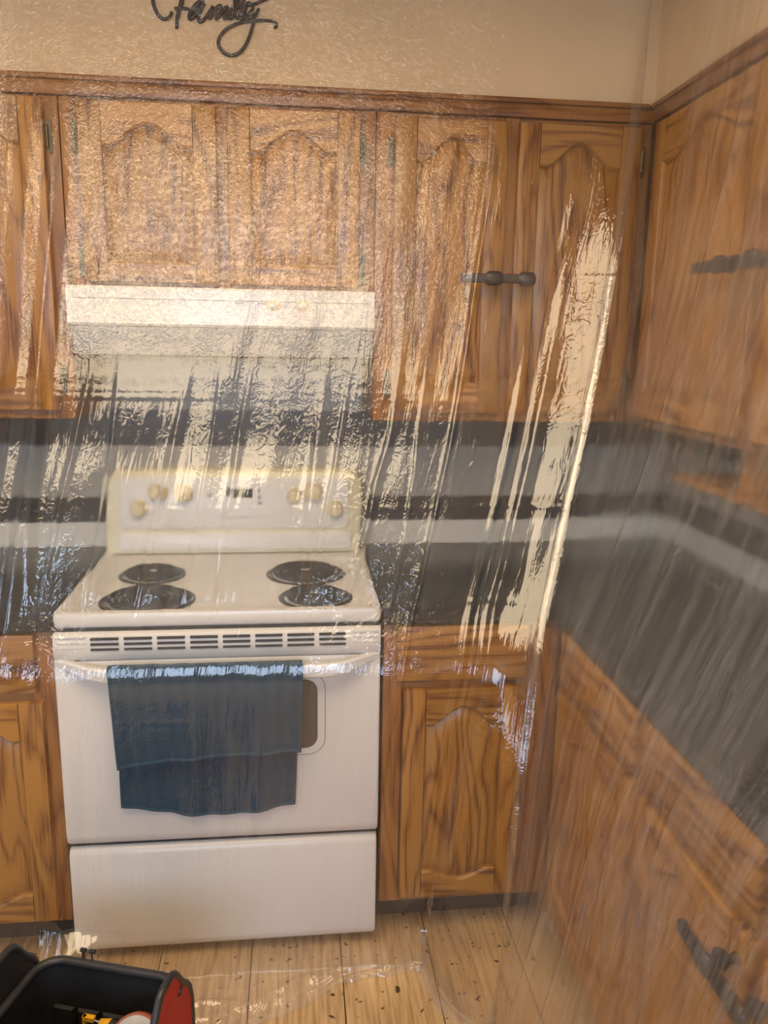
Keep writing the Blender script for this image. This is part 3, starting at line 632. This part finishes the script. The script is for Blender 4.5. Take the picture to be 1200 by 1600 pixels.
# ------------------------------------------------------------ towel over the oven handle
t = thing('hand_towel', 'dark teal ribbed towel folded over the white oven handle', 'towel', (.35, -.70, .80))
def towel_sheet(front, x0t, x1t, x0b, x1b, zt, zb0, zb1, sag, yoff, name):
    nu, nv = 90, 70; v = []; uv = []
    for j in range(nv+1):
        s_ = j/nv
        for i in range(nu+1):
            q = i/nu
            x = (x0t+(x1t-x0t)*q)*(1-s_)+(x0b+(x1b-x0b)*q)*s_
            zb = zb0+(zb1-zb0)*q-sag*math.sin(math.pi*q)
            z = zt+(zb-zt)*s_
            y = yoff-.004*math.sin(q*17+1)*s_-.003*math.sin(q*31+s_*2)*s_-.0015*math.sin(s_*9+q*5)
            if front: y -= .006*math.sin(math.pi*min(1, s_*1.2))*s_
            v.append((x, y, z)); uv.append((q*.44, z))
    f = [(j*(nu+1)+i, j*(nu+1)+i+1, (j+1)*(nu+1)+i+1, (j+1)*(nu+1)+i) for j in range(nv) for i in range(nu)]
    return v, f, uv, nu, nv
def thick(v, f, uv, d):
    n = len(v); v2 = v+[(x, y+d, z) for x, y, z in v]; f2 = f+[tuple(i+n for i in q[::-1]) for q in f]
    return v2, f2, uv+uv
def sheet_obj(args, name, d=.0035):
    v, f, uv, nu, nv = towel_sheet(*args); n = len(v); v2, f2, uv2 = thick(v, f, uv, d)
    b = [i for i in range(nu+1)]; c = [nv*(nu+1)+i for i in range(nu+1)]; l = [j*(nu+1) for j in range(nv+1)]; r = [j*(nu+1)+nu for j in range(nv+1)]
    for E_ in (b, c, l, r):
        for a_, b_ in zip(E_[:-1], E_[1:]): f2.append((a_, b_, b_+n, a_+n))
    o = MB().add(v2, f2, uv2).build(name, TOWEL, t, 60)
    hv = MB()   # stitched hem along the bottom and the sides
    hv.tube([Vector(v[i])+Vector((0, -.0008, .004)) for i in c], .0042, 6); hv.build('hem', HEM, o, 60)
    for E_ in (l, r):
        MB().tube([Vector(v[i])+Vector((.002 if E_ is l else -.002, -.0004, 0)) for i in E_], .0032, 6).build('hem', HEM, o, 60)
    return o
sheet_obj((False, .140, .566, .140, .550, .800, .443, .428, .028, -.6625, 'b'), 'back_layer')
sheet_obj((True, .134, .570, .146, .565, .8085, .566, .590, -.004, -.7065, 'f'), 'front_layer')
m = MB(); nn = 40      # the fold over the bar
prof = [(-.7075, .800), (-.7085, .806), (-.706, .8115), (-.700, .8135), (-.690, .8125), (-.683, .808), (-.672, .800), (-.6625, .792), (-.6625, .788), (-.668, .790), (-.680, .800), (-.690, .8070), (-.700, .8082), (-.7025, .804), (-.703, .800)]
m.loops([[(x, y, z+.0008*math.sin(x*90)) for y, z in prof] for x in [.134+(.570-.134)*i/nn for i in range(nn+1)]], uv=[(i/nn*.44, z) for i in range(nn+1) for y, z in prof]).build('top_fold', TOWEL, t, 60)

# ------------------------------------------------------------ word on the soffit
def onplane(px, py, yv):
    d = fw+r2*((px-600)/FPX)-u2*((py-800)/FPX); k = (yv-CP[1])/d.y; return Vector(CP)+d*k
def catmull(P, n=7):
    P = [P[0]]+P+[P[-1]]; out = []
    for i in range(1, len(P)-2):
        p0, p1, p2, p3 = [Vector(p) for p in P[i-1:i+3]]
        for k in range(n):
            q = k/n; out.append(.5*((2*p1)+(-p0+p2)*q+(2*p0-5*p1+4*p2-p3)*q*q+(-p0+3*p1-3*p2+p3)*q**3))
    out.append(Vector(P[-2])); return out
S = [
 ([(350, -190), (300, -215), (235, -190), (195, -120), (178, -40), (182, 20), (200, 75), (228, 120), (265, 138), (300, 122), (318, 85)], 13),
 ([(395, -190), (398, -90), (390, 0), (366, 80), (353, 150), (351, 206)], 15),
 ([(250, -150), (330, -190), (420, -200), (520, -190)], 11),
 ([(335, 62), (395, 60), (455, 68)], 11),
 ([(552, 22), (520, 14), (480, 45), (446, 105), (450, 134), (490, 100), (545, 25), (515, 95), (508, 145), (535, 152), (575, 105), (612, 45)], 14),
 ([(612, 45), (598, 95), (590, 130), (640, 60), (668, 45), (655, 95), (640, 140), (690, 70), (718, 52), (702, 100), (692, 132), (725, 118), (752, 55)], 13),
 ([(752, 50), (735, 100), (735, 132), (765, 110), (790, 20), (800, -60), (796, -120), (775, -90), (768, 0), (770, 90), (785, 132), (812, 105)], 12),
 ([(850, -60), (826, 20), (806, 90), (815, 135), (860, 110), (905, 60)], 13),
 ([(940, 70), (912, 130), (895, 200), (865, 290), (815, 370), (745, 400), (683, 372), (652, 318), (668, 255), (725, 200), (800, 168), (880, 153), (960, 147), (1035, 152), (1073, 175), (1056, 204)], 12),
 ([(905, 60), (870, 20), (848, 60), (838, 110), (868, 128), (925, 92), (945, 62)], 11),
 ([(850, 38), (910, 28), (960, 8), (1010, -12), (1080, -50)], 10),
]
m = MB()
for P, w_ in S:
    Q = [onplane(200+x/4.615, y/4.615, -.3085) for x, y in P]
    C = catmull(Q); rr = w_/4.615*2.13/1250
    m.tube(C, [rr*(.75+.25*math.sin(math.pi*min(1, .15+i/(len(C)-1)))) for i in range(len(C))], 8)
fo = m.build('wall_sign', SIGN, None, 60); meta(fo, 'black cursive script sign reading Family on the cream soffit', 'wall sign')
# two little glare marks of the film, painted as pale strokes on the soffit
for dx, side in ((338, 'left'), (345, 'right')):
    m = MB(); a = onplane(dx, 106, -.3045); b = onplane(dx+2, 117, -.3045); m.tube([a, b], .0012, 6)
    top_mesh('glare_mark', m, CREAM, side+' one of two tiny pale painted glare marks on the soffit under the script sign', 'glint', 'glare marks under the script sign')

# ------------------------------------------------------------ tool bag in the foreground
BZ = .285
bagc = Vector((.155, -1.10, 0))
t = thing('tool_bag', 'open black and red tool bag on the floor at the bottom left', 'tool bag', tuple(bagc))
ang = math.radians(-17); ca, sa = math.cos(ang), math.sin(ang)
def B(x, y, z): return (bagc.x+x*ca-y*sa, bagc.y+x*sa+y*ca, z)
def bag_ring(hx, hy, r, z, zend=0):
    P = rrect(-hx, hx, -hy, hy, r, 0, 6); return [B(x, y, z+zend*(abs(x)/hx)**4) for x, y, _ in P]
hx, hy = .155, .105
MB().loops([bag_ring(hx-.02, hy-.02, .03, .002), bag_ring(hx-.005, hy-.005, .04, .03), bag_ring(hx, hy, .045, .14), bag_ring(hx, hy, .05, BZ),
            bag_ring(hx-.006, hy-.006, .046, BZ), bag_ring(hx-.006, hy-.006, .044, .14), bag_ring(hx-.012, hy-.012, .04, .012)]).build('bag_body', BAGB, t, 50)
MB().tube([Vector(p)+Vector((0, 0, .004)) for p in bag_ring(hx-.002, hy-.002, .05, BZ)], .009, 8, closed=True).build('rim_piping', BAGP, t, 60)
# end flaps: pointed gussets with piping
for sgn, mat_ in ((1, BAGR), (-1, BAGB)):
    xx = sgn*(hx+.012)
    O = [(-hy+.012, .05), (-hy+.010, BZ-.02), (-hy*.55, BZ+.045), (-.03, BZ+.085), (.0, BZ+.092), (.03, BZ+.085), (hy*.55, BZ+.045), (hy-.010, BZ-.02), (hy-.012, .05)]
    C = catmull([(y, z, 0) for y, z in O], 4)
    a = [B(xx-sgn*.003, p.x, p.y) for p in C]; b_ = [B(xx+sgn*.004, p.x, p.y) for p in C]
    fo = MB().loops([a, b_]).build('end_flap', mat_, t, 40)
    if sgn > 0: fo['label'] = 'red end flap with black piping'
    MB().tube([B(xx, p.x, p.y) for p in C], .0075, 8).build('flap_piping', BAGP, fo, 60)
    c = Vector(B(xx+sgn*.004, .045, BZ+.035)); ax = Vector(B(1, 0, 0))-Vector(B(0, 0, 0))
    g = MB(); g.tube([c+Vector(B(0, .0075*math.cos(q/16*2*math.pi), 0))-Vector(B(0, 0, 0))+Vector((0, 0, .0075*math.sin(q/16*2*math.pi))) for q in range(16)], .0026, 6, closed=True); g.build('grommet', BRASS, fo, 60)
# buckle tab and pocket rows on the outside
for q in (-.02, .0):
    m = MB(); P = [B(q-.05, hy+.004, BZ+.004), B(q-.05, hy+.006, BZ+.03)]; m.tube(P, .0035, 6); m.build('clip_prong', STEEL, t, 60)
    m = MB(); m.tube([B(q-.056, hy+.006, BZ+.028), B(q-.044, hy+.006, BZ+.028)], .0042, 6); m.build('clip_prong', DARK, t, 60)
for q in range(5):
    x = -.11+q*.055; MB().loops([[B(x-.024, hy-.012, .06), B(x+.024, hy-.012, .06), B(x+.024, hy-.012, .19), B(x-.024, hy-.012, .19)], [B(x-.021, hy-.022, .06), B(x+.021, hy-.022, .06), B(x+.020, hy-.020, .188), B(x-.020, hy-.020, .188)]]).build('inner_pocket', BAGB, t, 0)
# tools in the bag
tt = thing('utility_tool', 'yellow and black handled utility tool lying inside the tool bag', 'tool', B(.08, .02, .19))
m = MB(); m.tube([B(.0, .045, .215), B(.022, .040, .217), B(.048, .035, .216), B(.065, .03, .214)], [.008, .013, .0135, .011], 14); m.build('handle', YEL, tt, 60)
m = MB(); m.tube([B(.024, .0395, .217), B(.042, .036, .2162)], [.0138, .0141], 14); m.build('grip_band', DARK, tt, 60)
m = MB(); m.tube([B(-.025, .049, .215), B(.0, .045, .2155)], .0035, 8); m.build('shaft', STEEL, tt, 60)
m = MB()
Pj = [[B(x, y, z) for x, y in ((-.040, .052), (-.033, .052), (-.033, .044), (-.040, .044))] for z in (.165, .222)]
m.loops(Pj); Pj2 = [[B(x, .048+dy, z) for dy, z in ((-.005, .213), (.005, .213), (.005, .222), (-.005, .222))] for x in (-.039, -.015)]
m.loops(Pj2); m.build('hooked_tip', YEL, tt, 0)
tt = thing('tape_roll', 'grey labelled disc-shaped roll with yellow centre standing in the tool bag', 'tape roll', B(.108, .0, .19))
cc = Vector(B(.095, .012, .222)); axn = (Vector(B(.10, -.80, .62))-Vector(B(0, 0, 0))).normalized()
MB().cyl(cc, axn, 0, 0, 0, 48, [(.049, 0), (.051, .003), (.051, .017), (.049, .020)]).build('roll', DISCR, tt, 50)
MB().cyl(cc+axn*.0201, axn, 0, 0, 0, 48, [(.046, 0), (.045, .001), (.020, .0012)]).build('label_face', DISC, tt, 50)
MB().cyl(cc+axn*.0215, axn, 0, 0, 0, 32, [(.018, 0), (.018, .004), (.012, .005)]).build('hub', YEL, tt, 50)
a = axn.orthogonal().normalized(); b = axn.cross(a)
upv = (Vector((0, 0, 1))-axn*axn.z).normalized(); sv = axn.cross(upv)
for k_, (q, w_) in enumerate(((60, .006), (35, .005), (110, .007))):
    c = cc+axn*.0216+(sv*math.cos(math.radians(q))+upv*math.sin(math.radians(q)))*.031
    m = MB(); m.loops([[tuple(c+sv*dx*w_+upv*dz*.0028+axn*dd) for dx, dz in ((-1, -1), (1, -1), (1, 1), (-1, 1))] for dd in (0, .0005)]); m.build('label_print', GREYP, tt, 0)
tt = thing('screwdriver', 'thin steel shafted tool lying at the bottom of the tool bag', 'tool', B(-.05, .03, .16))
m = MB(); m.tube([B(-.07, .01, .165), B(-.01, .045, .190)], .003, 8); m.build('shaft', STEEL, tt, 60)
m = MB(); m.tube([B(-.13, -.015, .140), B(-.11, -.007, .148), B(-.075, .008, .163)], [.008, .012, .009], 12); m.build('handle', DARK, tt, 60)

# ------------------------------------------------------------ plastic sheeting
def vnoise(x, y, seed):
    xi = np.floor(x).astype(int); yi = np.floor(y).astype(int); xf = x-xi; yf = y-yi
    def h(a, b):
        n = (a*374761393+b*668265263+seed*974634777) & 0xffffffff; n = ((n ^ (n >> 13))*1274126177) & 0xffffffff
        return ((n ^ (n >> 16)) & 0xffff)/65535.0
    u = xf*xf*(3-2*xf); v = yf*yf*(3-2*yf)
    return (h(xi, yi)*(1-u)+h(xi+1, yi)*u)*(1-v)+(h(xi, yi+1)*(1-u)+h(xi+1, yi+1)*u)*v
def ridge(x, y, seed): return 1-np.abs(vnoise(x, y, seed)*2-1)
def sstep(a, b, x): q = np.clip((x-a)/(b-a), 0, 1); return q*q*(3-2*q)
def film():
    # vertical parameter: drop length 0 (top) .. then floor
    ZR = np.array([2.465, 2.15, 1.90, 1.70, 1.50, 1.30, 1.12, .98, .93, .86, .80, .65, .45, .25, .10, .03, .006])
    YA = np.array([-.345, -.360, -.385, -.410, -.450, -.512, -.588, -.640, -.656, -.705, -.738, -.742, -.735, -.720, -.708, -.703, -.715])
    CX = np.array([1.435, 1.415, 1.385, 1.345, 1.305, 1.255, 1.195, 1.150, 1.130, 1.110, 1.095, 1.065, 1.040, 1.020, 1.008, 1.003, 1.000])
    CY = np.array([-.350, -.372, -.420, -.465, -.515, -.575, -.645, -.710, -.738, -.775, -.802, -.860, -.905, -.920, -.925, -.926, -.930])
    BX = np.array([1.435, 1.415, 1.395, 1.370, 1.335, 1.290, 1.235, 1.175, 1.150, 1.125, 1.105, 1.075, 1.045, 1.015, .995, .985, .975])
    nr = 430; tr_ = np.linspace(0, len(ZR)-1, 60)
    # arc-length like rows
    tz = np.interp(np.linspace(0, 1, nr), np.linspace(0, 1, len(ZR)), np.arange(len(ZR)))
    # even rows in z
    zz = np.concatenate([np.linspace(2.465, .006, nr)])
    def smooth_interp(z, Y):
        o = np.argsort(ZR); f = np.interp(z, ZR[o], Y[o]); k = 13; w = np.ones(k)/k
        fp = np.pad(f, k//2, mode='edge'); g = np.convolve(fp, w, 'valid'); return g
    ya, cx, cyy, bx = [smooth_interp(zz, q) for q in (YA, CX, CY, BX)]
    nA, nB = 560, 300
    sA = np.linspace(-.66, 1.0, nA)          # x for the back sheet (normalised to reach the corner)
    Z = np.repeat(zz[:, None], nA, 1)
    q = (sA[None, :]+.66)/1.66
    X = -.66+(cx[:, None]+.66)*q
    q2 = np.clip((q-.925)/.07, 0, 1); q2 = q2*.8+.2*q2*q2*(3-2*q2)
    Y = ya[:, None]*(1-q2)+cyy[:, None]*q2
    sB = np.linspace(0, 1, nB+1)[1:]
    yend = -1.75
    YB = cyy[:, None]+(yend-cyy[:, None])*sB[None, :]
    qb = sstep(0, .12, sB)[None, :]
    XB = cx[:, None]*(1-qb)+bx[:, None]*qb
    ZB_ = np.repeat(zz[:, None], nB, 1)
    XX = np.concatenate([X, XB], 1); YY = np.concatenate([Y, YB], 1); ZZ = np.concatenate([Z, ZB_], 1)
    # arc length coordinate, metres, the same for every row
    s1 = np.concatenate([(1.18+.66)*q[0]-.66, 1.18+1.05*sB]); U = np.repeat(s1[None, :], nr, 0); V = ZZ.copy()
    # outward direction (towards the room)
    tx = np.gradient(XX, axis=1); ty = np.gradient(YY, axis=1); ln = np.hypot(tx, ty)+1e-9
    nx, ny = ty/ln, -tx/ln
    # long soft pleats that gather towards the top
    D = np.zeros_like(XX)
    hang = 1-sstep(2.1, 2.46, V)
    lean = U+.05*np.sin(V*1.7)+.02*vnoise(U*3, V*2, 3)
    low = sstep(.2, .9, V)
    D += .0030*hang*ridge(lean*7, V*.6, 5)**3*(.35+.65*low)
    D += .0012*hang*ridge(lean*24, V*1.6, 6)**2
    D += .0004*hang*ridge(lean*60, V*4.0, 7)**2
    D += .004*vnoise(U*6, V*6, 8)
    # deep pleats: left of the stove and the gathered bundle at the corner
    def pleat(c, w, a, lo=0., hi=2.5):
        return a*np.exp(-((U-c)/w)**2)*sstep(lo, lo+.35, V)*(1-sstep(hi-.35, hi, V))
    D += pleat(-.055+.03*(2.1-V)*.3, .016, .030, .75, 2.2)+pleat(-.11, .02, .022, .75, 2.1)+pleat(-.02+.03*np.sin(V*3), .010, .018, .85, 2.0)
    D += pleat(.86, .006, .012, .1, 2.2)
    for c, w, a, hi in ((1.005, .009, .010, 1.65), (1.075, .012, .010, 1.75), (1.19, .012, .020, 2.45), (1.03, .006, .006, 1.3)):
        D += pleat(c, w, a, .15, hi)
    for c, w, a in ((.035, .007, .009), (.10, .006, .007), (.245, .009, .010), (.31, .005, .006), (.405, .008, .010), (.565, .013, .012), (.62, .006, .007), (.70, .008, .010), (.80, .006, .007)):
        cc_ = c+.018*np.sin(V*4+c*30)+.010*(vnoise(V*9, V*0+c*50, 61)-.5)
        D += a*np.exp(-((U-cc_)/w)**2)*np.clip((V-.86)/.30, 0, 1)*(1-sstep(1.25, 1.6, V))
    # right sheet: slanting pleats
    rb = sstep(1.24, 1.32, U)
    lean2 = U-.17*(V-1.2)
    D += rb*hang*(.007*ridge(lean2*8, V*.6, 15)**6+.0012*ridge(lean2*40, V*1.0, 16)**2)
    # the panel before hood and stove bellies out, falling back at both sides of it
    belly = np.clip((2.25-V)/.8, 0, 1)*sstep(.55, .95, V)
    D += .055*belly*np.minimum(sstep(-.17, -.045, U), 1-np.clip((U-.855)/.26, 0, 1))
    # horizontal packing creases
    for zc in (1.70, 1.415, 1.40, 1.155, .945, .70):
        D += .0012*np.exp(-((V-zc-.006*vnoise(U*2, V*0, 4))/.0028)**2)*(.4+.6*vnoise(U*5, V*0+zc*7, 21))
    # crumples near the floor
    lowm = (1-sstep(.10, .42, V))
    D += .009*hang*(1-sstep(1.22, 1.28, U))*vnoise(U*14+1.5*vnoise(U*3, V*2, 9), V*1.5, 51)*sstep(1.0, 1.25, V)+.0035*(1-sstep(1.22, 1.28, U))*hang*vnoise(U*30, V*7, 52)*1.4
    D += lowm*(1+2.2*np.exp(-((U-1.06)/.13)**2)+1.2*np.exp(-((U-.02)/.2)**2))*(.007*ridge(U*9, V*8, 31)**2+.0015*ridge(U*33, V*27, 32)**2)
    D += .135*sstep(-.02, .03, U)*(1-sstep(.17, .26, U))*(1-np.clip((V-.05+.25*np.maximum(U-.10, 0))/.12, 0, 1))   # film kicked out over the left foot of the stove
    XX = XX+nx*D; YY = YY+ny*D
    US = U-rb*.17*(V-1.2)
    # hem lying on the floor
    hx_ = [-.7, -.2, 0., .12, .25, .38, .53, .66, .80, .95, 1.18, 1.5, 2.3]; hd = [.04, .03, .02, .06, .14, .17, .17, .13, .05, .03, .05, .05, .05]
    hem = np.interp(s1, hx_, hd); hem = np.convolve(np.pad(hem, 12, mode='edge'), np.ones(25)/25, 'valid')
    nh = 46; rows = []
    bx_, by_ = XX[-1], YY[-1]; hnx = np.convolve(np.pad(nx[-1], 20, mode='edge'), np.ones(41)/41, 'valid'); hny = np.convolve(np.pad(ny[-1], 20, mode='edge'), np.ones(41)/41, 'valid')
    HX, HY, HZ, HU, HV = [], [], [], [], []
    for j in range(1, nh+1):
        f = j/nh; d = hem*f
        x = bx_+hnx*d; y = by_+hny*d
        wv = .016*ridge(s1*7, np.full_like(s1, f*3.0), 41)**3*math.sin(math.pi*f)**.5+.006*ridge(s1*24, np.full_like(s1, f*5), 42)**2
        HX.append(x); HY.append(y); HZ.append(.004+wv*(.35+.65*np.sin(math.pi*min(1, f*.95))));  HU.append(s1); HV.append(-d-.0)
    XX = np.vstack([XX, HX]); YY = np.vstack([YY, HY]); ZZ = np.vstack([ZZ, HZ]); U = np.vstack([US, np.array(HU)+(US[-1]-U[-1])[None, :]]); V = np.vstack([V, HV])
    R, Cn = XX.shape
    co = np.stack([XX, YY, ZZ], -1).reshape(-1, 3).astype(np.float32)
    i = np.arange(R-1)[:, None]*Cn+np.arange(Cn-1)[None, :]
    fa = np.stack([i, i+Cn, i+1+Cn, i+1], -1).reshape(-1, 4)
    me = bpy.data.meshes.new('plastic_sheet'); me.vertices.add(len(co)); me.vertices.foreach_set('co', co.ravel())
    me.loops.add(fa.size); me.loops.foreach_set('vertex_index', fa.ravel().astype(np.int32))
    me.polygons.add(len(fa)); me.polygons.foreach_set('loop_start', (np.arange(len(fa))*4).astype(np.int32)); me.polygons.foreach_set('loop_total', np.full(len(fa), 4, dtype=np.int32))
    me.update(calc_edges=True)
    uvl = me.uv_layers.new(name='UVMap'); uv = np.stack([U, V], -1).reshape(-1, 2)[fa.ravel()].astype(np.float32); uvl.data.foreach_set('uv', uv.ravel())
    me.shade_smooth(); me.materials.append(FILM); o = bpy.data.objects.new('plastic_sheet', me); COL.objects.link(o)
    return meta(o, 'clear crinkled plastic sheet hanging in front of the stove and all cabinets', 'plastic sheet')
film()
